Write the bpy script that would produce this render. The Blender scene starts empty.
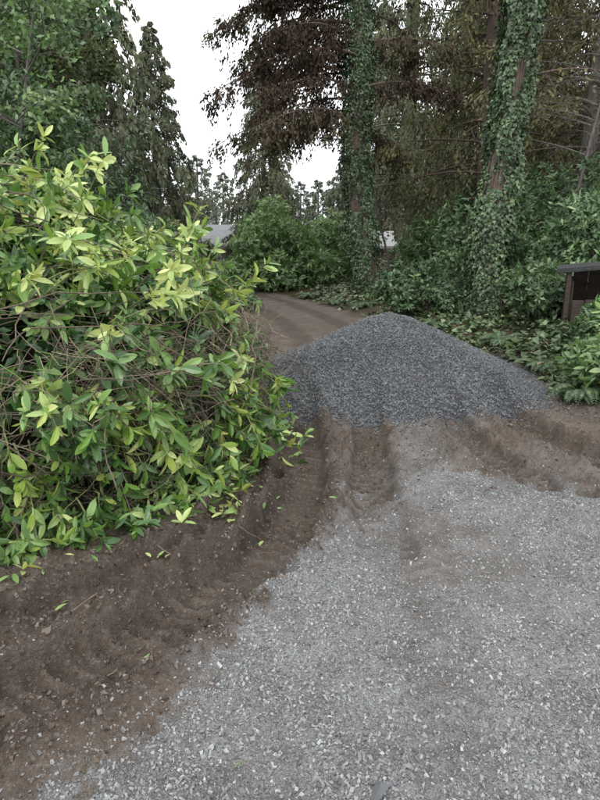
import bpy, math, numpy as np
scene=bpy.context.scene
# ---------------------------------------------------------------- helpers
def link(o):
    scene.collection.objects.link(o); return o
def make_mesh(name,V,F,mats,midx=None,rnd=None,smooth=False,attrs=None):
    V=np.ascontiguousarray(V,dtype=np.float32);F=np.ascontiguousarray(F,dtype=np.int32)
    k=F.shape[1]; me=bpy.data.meshes.new(name)
    me.vertices.add(len(V)); me.vertices.foreach_set('co',V.ravel())
    me.loops.add(F.size); me.loops.foreach_set('vertex_index',F.ravel())
    me.polygons.add(len(F)); me.polygons.foreach_set('loop_start',np.arange(0,F.size,k,dtype=np.int32))
    if midx is not None: me.polygons.foreach_set('material_index',np.ascontiguousarray(midx,dtype=np.int32))
    me.polygons.foreach_set('use_smooth',np.full(len(F),smooth,dtype=bool))
    for m in mats: me.materials.append(m)
    if rnd is not None:
        a=me.attributes.new('rnd','FLOAT','POINT'); a.data.foreach_set('value',np.ascontiguousarray(rnd,dtype=np.float32))
    for n,v in (attrs or {}).items():
        a=me.attributes.new(n,'FLOAT','POINT'); a.data.foreach_set('value',np.ascontiguousarray(v,dtype=np.float32))
    me.update(calc_edges=True)
    return me
def obj(name,me,loc=(0,0,0),rot=(0,0,0),sc=1.0,parent=None):
    o=bpy.data.objects.new(name,me); link(o); o.location=loc; o.rotation_euler=rot
    o.scale=(sc,sc,sc) if np.isscalar(sc) else sc
    if parent: o.parent=parent
    return o
class Acc:
    def __init__(s): s.V=[];s.F=[];s.M=[];s.R=[];s.n=0
    def add(s,V,F,m=0,r=None):
        if len(V)==0: return
        V=np.asarray(V,float);F=np.asarray(F,int)
        s.V.append(V);s.F.append(F+s.n);s.M.append(np.full(len(F),m))
        s.R.append(np.full(len(V),0.5) if r is None else (np.full(len(V),r) if np.isscalar(r) else r)); s.n+=len(V)
    def mesh(s,name,mats,smooth=False):
        return make_mesh(name,np.concatenate(s.V),np.concatenate(s.F),mats,np.concatenate(s.M),np.concatenate(s.R),smooth)
def unit(v): return v/(np.linalg.norm(v,axis=-1,keepdims=True)+1e-9)
def tube(P,Rd,sides=6,cap=False):
    P=np.asarray(P,float);k=len(P);Rd=np.broadcast_to(np.asarray(Rd,float),(k,))
    T=unit(np.gradient(P,axis=0)); ref=np.array([0,0,1.]) if abs(T[:,2]).mean()<.8 else np.array([1.,0,0])
    A=unit(np.cross(T,ref));B=np.cross(T,A)
    th=np.linspace(0,2*np.pi,sides,endpoint=False)
    V=P[:,None]+Rd[:,None,None]*(np.cos(th)[None,:,None]*A[:,None]+np.sin(th)[None,:,None]*B[:,None])
    i=np.arange(k-1)[:,None]*sides;j=np.arange(sides)[None];j2=(j+1)%sides
    a=i+j;b=i+j2;c=a+sides;d=b+sides
    F=np.concatenate([np.stack([a,b,d],-1).reshape(-1,3),np.stack([a,d,c],-1).reshape(-1,3)])
    return V.reshape(-1,3),F
def inst(PV,PF,pos,Rm,S):
    N=len(pos); S=np.asarray(S,float)
    if S.ndim==1: S=S[:,None].repeat(3,1)
    if PV.ndim==2: W=PV[None]*S[:,None,:]
    else: W=PV*S[:,None,:]
    V=np.einsum('nij,nkj->nki',Rm,W)+pos[:,None,:]
    k=V.shape[1]
    F=PF[None]+(np.arange(N)*k)[:,None,None]
    return V.reshape(-1,3),F.reshape(-1,3)
def frames(d,up):
    d=unit(d);x=unit(np.cross(d,up));z=np.cross(x,d)
    return np.stack([x,d,z],-1)
def randrot(n,rng):
    q=unit(rng.normal(size=(n,4)));w,x,y,z=q.T
    return np.stack([np.stack([1-2*(y*y+z*z),2*(x*y-z*w),2*(x*z+y*w)],-1),
     np.stack([2*(x*y+z*w),1-2*(x*x+z*z),2*(y*z-x*w)],-1),
     np.stack([2*(x*z-y*w),2*(y*z+x*w),1-2*(x*x+y*y)],-1)],-2)
def hsh(i,j,s):
    n=(i*374761393+j*668265263+s*1442695041)&0xffffffff
    n=((n^(n>>13))*1274126177)&0xffffffff
    return ((n^(n>>16))&0xffff)/65535.0
def vn(x,y,s=0):
    x=np.asarray(x,float);y=np.asarray(y,float)
    i=np.floor(x).astype(np.int64);j=np.floor(y).astype(np.int64);u=x-i;v=y-j
    u=u*u*(3-2*u);v=v*v*(3-2*v)
    return (hsh(i,j,s)*(1-u)+hsh(i+1,j,s)*u)*(1-v)+(hsh(i,j+1,s)*(1-u)+hsh(i+1,j+1,s)*u)*v
def fbm(x,y,oct=4,s=0):
    t=0;a=.5;w=0
    for o in range(oct):
        t=t+a*vn(x*2**o+o*17.3,y*2**o+o*9.1,s+o);w+=a;a*=.5
    return t/w
def sst(a,b,x):
    t=np.clip((x-a)/(b-a),0,1);return t*t*(3-2*t)
def poly_d(x,y,P):
    P=np.array(P,float);best=np.full(x.shape,1e9);sg=np.zeros(x.shape);S=np.zeros(x.shape);acc=0
    for a,b in zip(P[:-1],P[1:]):
        d=b-a;L=np.hypot(*d);t=np.clip(((x-a[0])*d[0]+(y-a[1])*d[1])/L**2,0,1)
        ex=x-a[0]-t*d[0];ey=y-a[1]-t*d[1];D=np.hypot(ex,ey)
        s=np.sign(d[0]*ey-d[1]*ex);m=D<best
        best=np.where(m,D,best);sg=np.where(m,s,sg);S=np.where(m,acc+t*L,S);acc+=L
    return best*sg,S
# ---------------------------------------------------------------- node materials
def newmat(name):
    m=bpy.data.materials.new(name);m.use_nodes=True;nt=m.node_tree;nt.nodes.clear()
    return m,nt
def N(nt,t,**kw):
    n=nt.nodes.new(t)
    for k,v in kw.items():
        if k.startswith('i_'):
            key=k[2:].replace('_',' ')
            n.inputs[key].default_value=v
        else: setattr(n,k,v)
    return n
def ramp(nt,cols,interp='LINEAR'):
    n=nt.nodes.new('ShaderNodeValToRGB');cr=n.color_ramp;cr.interpolation=interp
    while len(cr.elements)<len(cols): cr.elements.new(0.5)
    for e,(p,c) in zip(cr.elements,cols): e.position=p;e.color=(*c,1)
    return n
def leafmat(name,cols,rough=.45,trans=.25,back=1.0,objvar=.0,spec=.5):
    m,nt=newmat(name);L=nt.links.new
    at=N(nt,'ShaderNodeAttribute',attribute_name='rnd');rp=ramp(nt,cols);L(at.outputs['Fac'],rp.inputs[0]);src=rp.outputs[0]
    if objvar:
        hs=N(nt,'ShaderNodeHueSaturation')
        oi=N(nt,'ShaderNodeObjectInfo');mp=N(nt,'ShaderNodeMapRange');mp.inputs['To Min'].default_value=1-objvar;mp.inputs['To Max'].default_value=1+objvar
        L(oi.outputs['Random'],mp.inputs[0]);L(mp.outputs[0],hs.inputs['Value']);L(src,hs.inputs['Color']);src=hs.outputs[0]
    s0=src
    if back!=1.0:
        geo=N(nt,'ShaderNodeNewGeometry')
        bk=N(nt,'ShaderNodeMix',data_type='RGBA');L(geo.outputs['Backfacing'],bk.inputs[0]);L(src,bk.inputs[6])
        h2=N(nt,'ShaderNodeHueSaturation',i_Saturation=.8,i_Value=back);L(src,h2.inputs['Color']);L(h2.outputs[0],bk.inputs[7]);src=bk.outputs[2]
    if spec<.3 and not trans: bs=N(nt,'ShaderNodeBsdfDiffuse');L(src,bs.inputs[0])
    else:
        bs=N(nt,'ShaderNodeBsdfPrincipled',i_Roughness=rough);bs.inputs['Specular IOR Level'].default_value=spec;L(src,bs.inputs['Base Color'])
    out=N(nt,'ShaderNodeOutputMaterial')
    if trans:
        tr=N(nt,'ShaderNodeBsdfTranslucent');h3=N(nt,'ShaderNodeHueSaturation',i_Hue=.485,i_Value=1.5);L(s0,h3.inputs['Color']);L(h3.outputs[0],tr.inputs[0])
        mx=N(nt,'ShaderNodeMixShader');mx.inputs[0].default_value=trans;L(bs.outputs[0],mx.inputs[1]);L(tr.outputs[0],mx.inputs[2]);L(mx.outputs[0],out.inputs[0])
    else: L(bs.outputs[0],out.inputs[0])
    return m
def barkmat(name,c1,c2,scale=(14,14,2.5),bump=.6):
    m,nt=newmat(name);L=nt.links.new
    tc=N(nt,'ShaderNodeTexCoord');mp=N(nt,'ShaderNodeMapping');mp.inputs['Scale'].default_value=scale;L(tc.outputs['Object'],mp.inputs[0])
    no=N(nt,'ShaderNodeTexNoise',i_Scale=1.5,i_Detail=6.,i_Roughness=.7);L(mp.outputs[0],no.inputs['Vector'])
    rp=ramp(nt,[(.3,c1),(.7,c2)]);L(no.outputs[0],rp.inputs[0])
    bs=N(nt,'ShaderNodeBsdfPrincipled',i_Roughness=.9);bs.inputs['Specular IOR Level'].default_value=.2
    L(rp.outputs[0],bs.inputs['Base Color'])
    bp=N(nt,'ShaderNodeBump',i_Strength=bump,i_Distance=.03);L(no.outputs[0],bp.inputs['Height']);L(bp.outputs[0],bs.inputs['Normal'])
    out=N(nt,'ShaderNodeOutputMaterial');L(bs.outputs[0],out.inputs[0]);return m
def rndmat(name,cols,rough=.85,spec=.3,noise=0,nscale=60):
    m,nt=newmat(name);L=nt.links.new
    at=N(nt,'ShaderNodeAttribute',attribute_name='rnd');rp=ramp(nt,cols);L(at.outputs['Fac'],rp.inputs[0])
    bs=N(nt,'ShaderNodeBsdfPrincipled',i_Roughness=rough);bs.inputs['Specular IOR Level'].default_value=spec
    src=rp.outputs[0]
    if noise:
        tc=N(nt,'ShaderNodeTexCoord');no=N(nt,'ShaderNodeTexNoise',i_Scale=float(nscale),i_Detail=2.);L(tc.outputs['Object'],no.inputs['Vector'])
        mr=N(nt,'ShaderNodeMapRange');mr.inputs['From Min'].default_value=.3;mr.inputs['From Max'].default_value=.7;mr.inputs['To Min'].default_value=1-noise;mr.inputs['To Max'].default_value=1+noise
        L(no.outputs[0],mr.inputs[0]);h=N(nt,'ShaderNodeHueSaturation');L(src,h.inputs['Color']);L(mr.outputs[0],h.inputs['Value']);src=h.outputs[0]
    L(src,bs.inputs['Base Color'])
    out=N(nt,'ShaderNodeOutputMaterial');L(bs.outputs[0],out.inputs[0]);return m

M_laurel=leafmat('laurel_leaves',[(0,(.024,.06,.017)),(.4,(.06,.145,.028)),(.7,(.145,.27,.043)),(.88,(.30,.40,.08)),(1,(.42,.48,.13))],.28,.25,1.5)
M_rhodo=leafmat('rhododendron_leaves',[(0,(.035,.07,.028)),(.6,(.08,.155,.055)),(1,(.18,.28,.09))],.4,.15,1.2,.15)
M_bright=leafmat('bright_shrub_leaves',[(0,(.06,.12,.04)),(.6,(.15,.27,.08)),(1,(.30,.40,.15))],.45,.2,1.2,.1)
M_yellow=leafmat('yellow_shrub_leaves',[(0,(.16,.18,.06)),(.6,(.3,.32,.11)),(1,(.42,.43,.18))],.5,.2,1.1)
M_ivy=leafmat('ivy_leaves',[(0,(.025,.05,.018)),(.6,(.055,.105,.034)),(1,(.12,.19,.06))],.42,0,1.3)
M_cedar=leafmat('cedar_foliage',[(0,(.075,.095,.045)),(.6,(.14,.17,.075)),(1,(.22,.235,.11))],.7,0,1,.12,.1)
M_brown=leafmat('brown_cedar_foliage',[(0,(.10,.10,.055)),(.5,(.18,.175,.09)),(1,(.28,.26,.14))],.75,0,1,.15,.1)
M_bronze=leafmat('bronze_green_foliage',[(0,(.045,.034,.026)),(.4,(.095,.068,.05)),(.65,(.085,.08,.048)),(1,(.13,.15,.07))],.7,0,1,.0,.1)
M_haze=leafmat('hazed_distant_foliage',[(0,(.13,.15,.115)),(1,(.21,.23,.17))],.9,0,1,.1,.1)  # aerial haze painted in: leaf colour made paler and greyer for distance
M_far_haze=leafmat('hazed_far_cedar_foliage',[(0,(.13,.15,.095)),(.6,(.20,.22,.14)),(1,(.27,.28,.18))],.8,0,1,.12,.1)  # cedar foliage lightened, distance haze is baked into the base colour
M_litter=rndmat('leaf_litter',[(0,(.04,.028,.018)),(.5,(.11,.07,.038)),(.85,(.2,.13,.06)),(1,(.3,.24,.1))],.8)
M_bark=barkmat('cedar_bark',(.07,.052,.043),(.21,.155,.13))
M_greybark=barkmat('grey_bark',(.08,.07,.062),(.22,.20,.18))
M_twig=rndmat('twigs',[(0,(.05,.036,.027)),(.5,(.14,.105,.08)),(.8,(.27,.215,.16)),(1,(.16,.2,.06))],.75,.3,.3,40)
M_stone=rndmat('light_gravel_stone',[(0,(.11,.11,.112)),(.35,(.215,.216,.218)),(.85,(.31,.312,.312)),(1,(.41,.41,.405))],.85,.3)
M_pile=rndmat('dark_gravel_stone',[(0,(.07,.071,.074)),(.5,(.142,.145,.149)),(.88,(.20,.203,.207)),(1,(.28,.28,.28))],.75,.35)
M_clod=rndmat('soil_clod',[(0,(.06,.044,.034)),(.6,(.125,.097,.077)),(.92,(.17,.14,.115)),(1,(.24,.22,.2))],.9,.2)
# ---------------------------------------------------------------- ground layout
GRAV=[(-4,-3),(-1.35,.7),(-.74,1.42),(-.43,1.88),(-.27,2.25),(-.02,2.68),(.2,3.3),(.40,3.8),(.85,4.2),(1.4,4.1),(1.75,3.75),(2.2,3.3),(3.5,2.5),(6,1.5)]
T1=[(-3.2,.6),(-1.35,1.62),(-.66,2.2),(-.22,2.85),(-.03,3.6),(.02,4.7),(-.05,6.5),(-.3,9)]
T2=[(-4.5,1.2),(-2.6,1.8),(-1.55,2.2),(-.92,2.65),(-.5,3.2),(-.3,4.2)]
T3=[(.48,3.0),(.53,4.2),(.62,5.0),(.7,6.5)]
T4=[(3.9,2.6),(2.9,3.5),(2.35,4.3),(2.1,5.0),(1.95,6.5)]
T6=[(2.3,3.1),(1.75,3.8),(1.55,4.5),(1.48,5.2),(1.45,6.5)]
T5=[(.35,-1),(.45,1.3),(.62,2.3),(.75,3.4)]
T8=[(1.3,-1),(1.5,1.3),(1.75,2.3),(2.1,3.3)]
M1=[(.9,3.6),(1.02,4.6),(1.05,5.3),(1.05,6)]
ROAD=[(1.2,-6),(1.2,6),(.95,9),(.25,13),(-1.0,18),(-3.6,24),(-9,31)]
F1=[(.3,8.5),(-.3,13),(-1.6,18),(-4,23)];F2=[(1.5,9),(.85,13),(-.4,18),(-3,24)]
TR=((T1,.21,.075,.010,.11),(T2,.17,.055,.010,.07),(T3,.18,.055,.014,.055),(T4,.22,.075,.026,.075),(T6,.16,.05,.018,.05),(T5,.16,.018,.005,.014),(T8,.16,.018,.005,.014))
def layout(x,y):
    n=fbm(x*3.3,y*3.3,4,3)-.5
    d,_=poly_d(x,y,GRAV)
    grav=sst(.14,-.14,d+n*.7+(fbm(x*18,y*18,2,8)-.5)*.32)
    dr,_=poly_d(x,y,ROAD)
    hw=np.where(y<8,1.65,1.35)
    left=np.where(y<6.5,9.0,0)
    dd=np.where(dr>0,np.abs(dr)-np.maximum(left,hw),np.abs(dr)-hw)
    road=sst(.25,-.15,dd+n*.6)
    return grav,road*sst(33,27,y),dr
def track(x,y,P,w,dep,tread,lip):
    d,s=poly_d(x,y,P);a=np.abs(d)+(fbm(x*7,y*7,3,5)-.5)*.09
    inside=sst(w,w*.72,a)
    l=np.exp(-((a-w*1.15)/(.06))**2)
    tw=np.tanh(2.5*np.sin(2*np.pi*(s+np.abs(d)*.5)/.10))*sst(.28,.45,fbm(x*3.1,y*3.1,2,23))
    return -dep*inside+lip*l*(.3+1.2*fbm(x*9,y*9,2,21))+tread*inside*tw,inside,l,tw
def gh(x,y,detail=True):
    x=np.asarray(x,float);y=np.asarray(y,float)
    grav,road,dr=layout(x,y)
    h=(fbm(x*.9,y*.9,3,1)-.5)*.07*sst(0,3,y+0*x)
    for P,w,dp,t,l in TR:
        hh=track(x,y,P,w,dp,t,l)[0];h=h+hh*sst(7.5,6,y)*(1-.55*grav)
    h=h+grav*.018
    bank=sst(1.45,2.6,-dr)*.18+sst(2.5,9,-dr)*.5
    h=h+bank*sst(4,6.5,y)+(1-road)*(fbm(x*.7,y*.7,3,33)-.4)*.22*sst(5,9,y)
    if detail:
        k=np.exp(-((y-2)/7)**2);soil=(1-grav)
        rough=.6+1.1*sst(.4,.6,fbm(x*2,y*2,2,19))
        h=h+soil*rough*((fbm(x*16,y*16,4,12)-.5)*.042+(np.clip(fbm(x*34,y*34,2,14)-.60,0,1))*.09)*(.35+.65*k)
        h=h+grav*((fbm(x*30,y*30,3,15)-.5)*.018+(fbm(x*4,y*4,2,16)-.5)*.04)
    return h
def gz(x,y): return float(gh(np.array([x]),np.array([y]),False)[0])
def axis(parts): return np.unique(np.concatenate(parts))
xs=axis([np.arange(-2.8,3.4,.0135),-2.8-np.cumsum(.0135*1.06**np.arange(1,125)),3.4+np.cumsum(.0135*1.06**np.arange(1,125))])
ys=[1.15]
while ys[-1]<420: ys.append(ys[-1]+max(.009,.0055*ys[-1])*(1 if ys[-1]<12 else 3))
ys=axis([np.array(ys),1.15-np.cumsum(.02*1.12**np.arange(1,60))])
X,Y=np.meshgrid(xs,ys)
Z=gh(X,Y)
gr,rd,_=layout(X,Y)
tk=np.zeros_like(X);lp=np.zeros_like(X);tg=np.zeros_like(X)
for P,w,a_,b_,c_ in TR:
    _,i_,l_,tw_=track(X,Y,P,w,0,0,0);f_=sst(7.5,6,Y)
    if a_<.02: tg=np.maximum(tg,i_*f_*(.6-.4*tw_));continue
    tk=np.maximum(tk,i_*f_*(.7-.3*tw_));lp=np.maximum(lp,l_*f_*(.4+.6*(P is T1 or P is T2)))
for P in (F1,F2): tk=np.maximum(tk,sst(.3,.12,np.abs(poly_d(X,Y,P)[0]))*sst(8,10,Y)*.8)
dm=np.abs(poly_d(X,Y,M1)[0])+(fbm(X*5,Y*5,3,46)-.5)*.3
mid=.45*sst(.28,.12,dm)*sst(3.4,3.9,Y)*sst(6,5.4,Y)+.25*sst(.5,.62,fbm(X*2.4,Y*2.4,3,44))*sst(3.2,4,Y)*sst(.1,.4,X)*(1-tk)*sst(7,6,Y)
dirt=sst(.48,.66,fbm(X*1.3+3,Y*1.0,4,47))*.6+tg*.55+sst(2.6,3.6,Y)*.12
gv=np.clip(gr*(1-dirt*.6)+(1-gr)*mid*rd+.14*sst(12,16,Y)*rd*(1-tk),0,1)
nx=len(xs);ny=len(ys)
I=(np.arange(ny-1)[:,None]*nx+np.arange(nx-1)[None]).ravel()
Fq=np.stack([I,I+1,I+nx+1,I+nx],-1)
mg,nt=newmat('driveway_ground');L=nt.links.new
tc=N(nt,'ShaderNodeTexCoord')
def tex(t,**k):
    n=N(nt,t,**k);L(tc.outputs['Object'],n.inputs['Vector']);return n
v1=tex('ShaderNodeTexVoronoi',i_Scale=85.);v2=tex('ShaderNodeTexVoronoi',i_Scale=190.)
n1=tex('ShaderNodeTexNoise',i_Scale=3.,i_Detail=8.,i_Roughness=.65);n2=tex('ShaderNodeTexNoise',i_Scale=45.,i_Detail=6.,i_Roughness=.7)
g1=ramp(nt,[(0,(.13,.13,.131)),(.5,(.245,.245,.245)),(1,(.35,.35,.347))]);sp=N(nt,'ShaderNodeSeparateColor');L(v2.outputs['Color'],sp.inputs[0]);L(sp.outputs[0],g1.inputs[0])
gd=N(nt,'ShaderNodeMix',data_type='RGBA',blend_type='MULTIPLY');gd.inputs[0].default_value=1;rr=ramp(nt,[(.35,(.68,.66,.63)),(.6,(1.05,1.05,1.05))]);L(n1.outputs[0],rr.inputs[0]);L(g1.outputs[0],gd.inputs[6]);L(rr.outputs[0],gd.inputs[7])
s1=ramp(nt,[(.30,(.066,.049,.038)),(.5,(.142,.111,.088)),(.70,(.235,.193,.16))]);
sm=N(nt,'ShaderNodeMath',operation='ADD');sm2=N(nt,'ShaderNodeMath',operation='MULTIPLY');sm2.inputs[1].default_value=.5;L(n1.outputs[0],sm.inputs[0]);L(n2.outputs[0],sm.inputs[1]);L(sm.outputs[0],sm2.inputs[0]);L(sm2.outputs[0],s1.inputs[0])
pb=ramp(nt,[(.88,(0,0,0)),(.94,(.8,.8,.8))]);sp2=N(nt,'ShaderNodeSeparateColor');L(v1.outputs['Color'],sp2.inputs[0]);L(sp2.outputs[1],pb.inputs[0])
sg=N(nt,'ShaderNodeMix',data_type='RGBA');sg.inputs[7].default_value=(.22,.2,.18,1);L(pb.outputs[0],sg.inputs[0]);L(s1.outputs[0],sg.inputs[6])
af=N(nt,'ShaderNodeAttribute',attribute_name='forest');ag=N(nt,'ShaderNodeAttribute',attribute_name='grav');aw=N(nt,'ShaderNodeAttribute',attribute_name='dark')
dk=N(nt,'ShaderNodeMix',data_type='RGBA',blend_type='MULTIPLY');dk.inputs[7].default_value=(.47,.44,.42,1);L(aw.outputs['Fac'],dk.inputs[0]);L(sg.outputs[2],dk.inputs[6])
ff=ramp(nt,[(.3,(.04,.034,.022)),(.5,(.075,.068,.036)),(.7,(.09,.062,.04))]);L(n2.outputs[0],ff.inputs[0])
m1=N(nt,'ShaderNodeMix',data_type='RGBA');L(af.outputs['Fac'],m1.inputs[0]);L(dk.outputs[2],m1.inputs[6]);L(ff.outputs[0],m1.inputs[7])
m2=N(nt,'ShaderNodeMix',data_type='RGBA');L(ag.outputs['Fac'],m2.inputs[0]);L(m1.outputs[2],m2.inputs[6]);L(gd.outputs[2],m2.inputs[7])
bs=N(nt,'ShaderNodeBsdfPrincipled',i_Roughness=.82);bs.inputs['Specular IOR Level'].default_value=.25;L(m2.outputs[2],bs.inputs['Base Color'])
b1=N(nt,'ShaderNodeBump',i_Strength=1.0,i_Distance=.018);L(n2.outputs[0],b1.inputs['Height'])
b2=N(nt,'ShaderNodeBump',i_Strength=.7,i_Distance=.006,invert=True);L(v2.outputs['Distance'],b2.inputs['Height']);L(b1.outputs[0],b2.inputs['Normal']);L(b2.outputs[0],bs.inputs['Normal'])
out=N(nt,'ShaderNodeOutputMaterial');L(bs.outputs[0],out.inputs[0])
obj('ground',make_mesh('ground',np.stack([X,Y,Z],-1).reshape(-1,3),Fq,[mg],smooth=True,
    attrs={'grav':gv.ravel(),'forest':(1-rd).ravel(),'dark':np.clip(tk*.65+lp*.75,0,1).ravel()}))
# ---------------------------------------------------------------- stones
CU=np.array([[x,y,z] for x in(-1,1) for y in(-1,1) for z in(-1,1)],float)
CF=np.array([[0,1,3],[0,3,2],[4,6,7],[4,7,5],[0,4,5],[0,5,1],[2,3,7],[2,7,6],[0,2,6],[0,6,4],[1,5,7],[1,7,3]])
def stones(name,x,y,z,s,mat,rng,flat=.7,rn=None):
    n=len(x);P=CU[None]*(.45+.55*rng.random((n,8,1)))+rng.normal(0,.2,(n,8,3))
    S=s[:,None]*np.stack([.75+.6*rng.random(n),.6+.4*rng.random(n),flat*(.5+.5*rng.random(n))],-1)*.8
    V,F=inst(P,CF,np.stack([x,y,z],-1),randrot(n,rng),S)
    r=rng.random(n) if rn is None else rn
    return obj(name,make_mesh(name,V,F,[mat],rnd=np.repeat(r,8)))
rg=np.random.default_rng(3)
n=190000;x=rg.uniform(-1.7,3.1,n);y=1.15+4.5*rg.random(n)**1.35
g,_,_=layout(x,y);dm=np.abs(poly_d(x,y,M1)[0])+(fbm(x*5,y*5,3,46)-.5)*.3
dg=poly_d(x,y,GRAV)[0]
g=np.maximum(g**1.5,.35*sst(.28,.12,dm)*sst(3.4,3.9,y));g=np.maximum(g,.30*sst(.5,-.1,dg)*(.3+.7*sst(.4,.6,fbm(x*6,y*6,2,93))));g=np.maximum(g,.05*sst(1.1,0,dg))
t5=np.maximum(track(x,y,T5,.16,0,0,0)[1],track(x,y,T8,.16,0,0,0)[1])
cov=(.28+.72*sst(.36,.56,1-fbm(x*1.3+3,y*1.0,4,47))*(.5+.5*sst(.35,.6,fbm(x*5,y*5,3,61))))*(1-.45*t5)
keep=(rg.random(n)<g*cov)&(np.abs(x)<.62*y+.5);x,y=x[keep],y[keep]
s=.0028+.0078*rg.random(len(x))**2.6; big=rg.random(len(x))<.02;s[big]*=1.5
stones('light_gravel',x,y,gh(x,y)+s*.25,s,M_stone,rg)
n=110000;x=rg.uniform(-3,3,n);y=1.2+5*rg.random(n)**1.3
g,rd2,_=layout(x,y);l1=track(x,y,T1,.21,0,0,0)[2];l2=track(x,y,T2,.17,0,0,0)[2]
pr=(1-g)*rd2*(.13+.7*np.clip(l1+l2,0,1)+.4*sst(.5,.7,fbm(x*4,y*4,3,71)))*(np.abs(x)<.62*y+.5);keep=rg.random(n)<pr;x,y=x[keep],y[keep]
s=.003+.012*rg.random(len(x))**3.4
stones('soil_clods',x,y,gh(x,y)+s*.15,s,M_clod,rg,1.0)
def pileH(x,y):
    dx=x-1.12;dy=y-7.5
    rx=np.where(dx<0,1.85,1.80);ry=np.where(dy<0,1.95,2.1)
    ang=np.arctan2(dy,dx);wob=1+.07*(fbm(ang*2.2+9,ang*0+1,3,5)-.5)*2
    r=((np.abs(dx/rx))**2.35+(np.abs(dy/ry))**2.35)**(1/2.35)/wob
    h=np.where(r<.25,.88*(.75+2.0*(.0625-r**2)),.88*np.clip(1-r,-.3,1))
    h=h+(fbm(x*2.1,y*2.1,4,91)-.5)*.12*sst(1.02,.8,r)
    return h,r
px,py=np.meshgrid(np.arange(-1.1,3.5,.022),np.arange(5.2,10,.022));ph,pr_=pileH(px,py);pz=np.maximum(ph,-.15)+gh(px,py,False)*sst(.6,1,pr_)
pnx=px.shape[1];I=(np.arange(px.shape[0]-1)[:,None]*pnx+np.arange(pnx-1)[None]).ravel();Fp=np.stack([I,I+1,I+pnx+1,I+pnx],-1)
Fp=Fp[(pr_.ravel()[Fp]<1.06).all(1)]
pm=rndmat('gravel_pile_core',[(0,(.06,.062,.066)),(1,(.07,.072,.078))],.95,.2,.3,80)
pile=obj('gravel_pile',make_mesh('gravel_pile',np.stack([px,py,pz],-1).reshape(-1,3),Fp,[pm],rnd=np.zeros(px.size),smooth=True))
n=120000;x=rg.uniform(-1.1,3.5,n);y=rg.uniform(5.2,9.9,n);h,r=pileH(x,y)
pr=np.where(r<1,1,np.exp(-(r-1)*16)*.6);keep=(rg.random(n)<pr)&(r<1.35);x,y,h,r=x[keep],y[keep],h[keep],r[keep];s=.006+.010*rg.random(len(x))**1.6
rn=np.clip(rg.random(len(x))*.8+.35*(fbm(x*1.8,y*3,3,92)-.35),0,1)
o=stones('stones',x,y,np.maximum(h,0)+gh(x,y,False)*sst(.6,1,r)+rg.random(len(x))*.014,s,M_pile,rg,.9,rn);o.parent=pile
# ---------------------------------------------------------------- leaves
def leafproto(w=.17,fold=.25,curl=.18,secs=(.28,.6,.85),ws=(.8,1,.6)):
    V=[(0,0,0)]
    for t,k in zip(secs,ws):
        zc=-curl*t*t
        V+=[(-w*k,t,zc+fold*w*k),(0,t,zc),(w*k,t,zc+fold*w*k)]
    V.append((0,1,-curl));V=np.array(V,float);F=[[0,2,1],[0,3,2]]
    ns=len(secs)
    for i in range(ns-1):
        a=1+3*i;b=a+3
        F+=[[a,a+1,b+1],[a,b+1,b],[a+1,a+2,b+2],[a+1,b+2,b+1]]
    a=1+3*(ns-1);F+=[[a,a+1,len(V)-1],[a+1,a+2,len(V)-1]]
    F=np.array(F)[:,[0,2,1]]
    return V,F
LAUREL=leafproto();SIMPLE=leafproto(.2,.2,.15,(.5,),(1,))
IVYL=leafproto(.46,.12,.2,(.18,.5),(1,.55))
def whorls(pos,axis,rng,k=6,leaf=LAUREL,length=.12,spread=(.5,1.2),droop=.25):
    n=len(pos);axis=unit(axis)
    ref=np.where(np.abs(axis[:,2:3])<.9,np.array([[0,0,1.]]),np.array([[1.,0,0]]))
    A=unit(np.cross(axis,ref));B=np.cross(axis,A)
    th=(rng.random((n,1))*6.28+np.arange(k)[None]*2.4+rng.normal(0,.3,(n,k)))
    ph=rng.uniform(*spread,(n,k))
    rad=np.cos(th)[...,None]*A[:,None]+np.sin(th)[...,None]*B[:,None]
    d=np.cos(ph)[...,None]*axis[:,None]+np.sin(ph)[...,None]*rad
    d=d+np.array([0,0,-droop])*rng.random((n,k,1));d=unit(d)
    p=pos[:,None]-axis[:,None]*(rng.random((n,k,1))*.45*length)
    d=d.reshape(-1,3);up=np.repeat(axis,k,0)+rng.normal(0,.3,(n*k,3))
    S=length*rng.uniform(.5,1.2,n*k);S3=np.stack([S*rng.uniform(.75,1.15,n*k),S,S*rng.uniform(.3,1.8,n*k)],-1)
    return inst(leaf[0],leaf[1],p.reshape(-1,3),frames(d,up),S3)
def wr(n,k,rng,per,base=None):
    b=rng.random(n) if base is None else base
    return np.repeat(np.clip(np.repeat(b,k)+rng.normal(0,.13,n*k),0,1),per)
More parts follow.
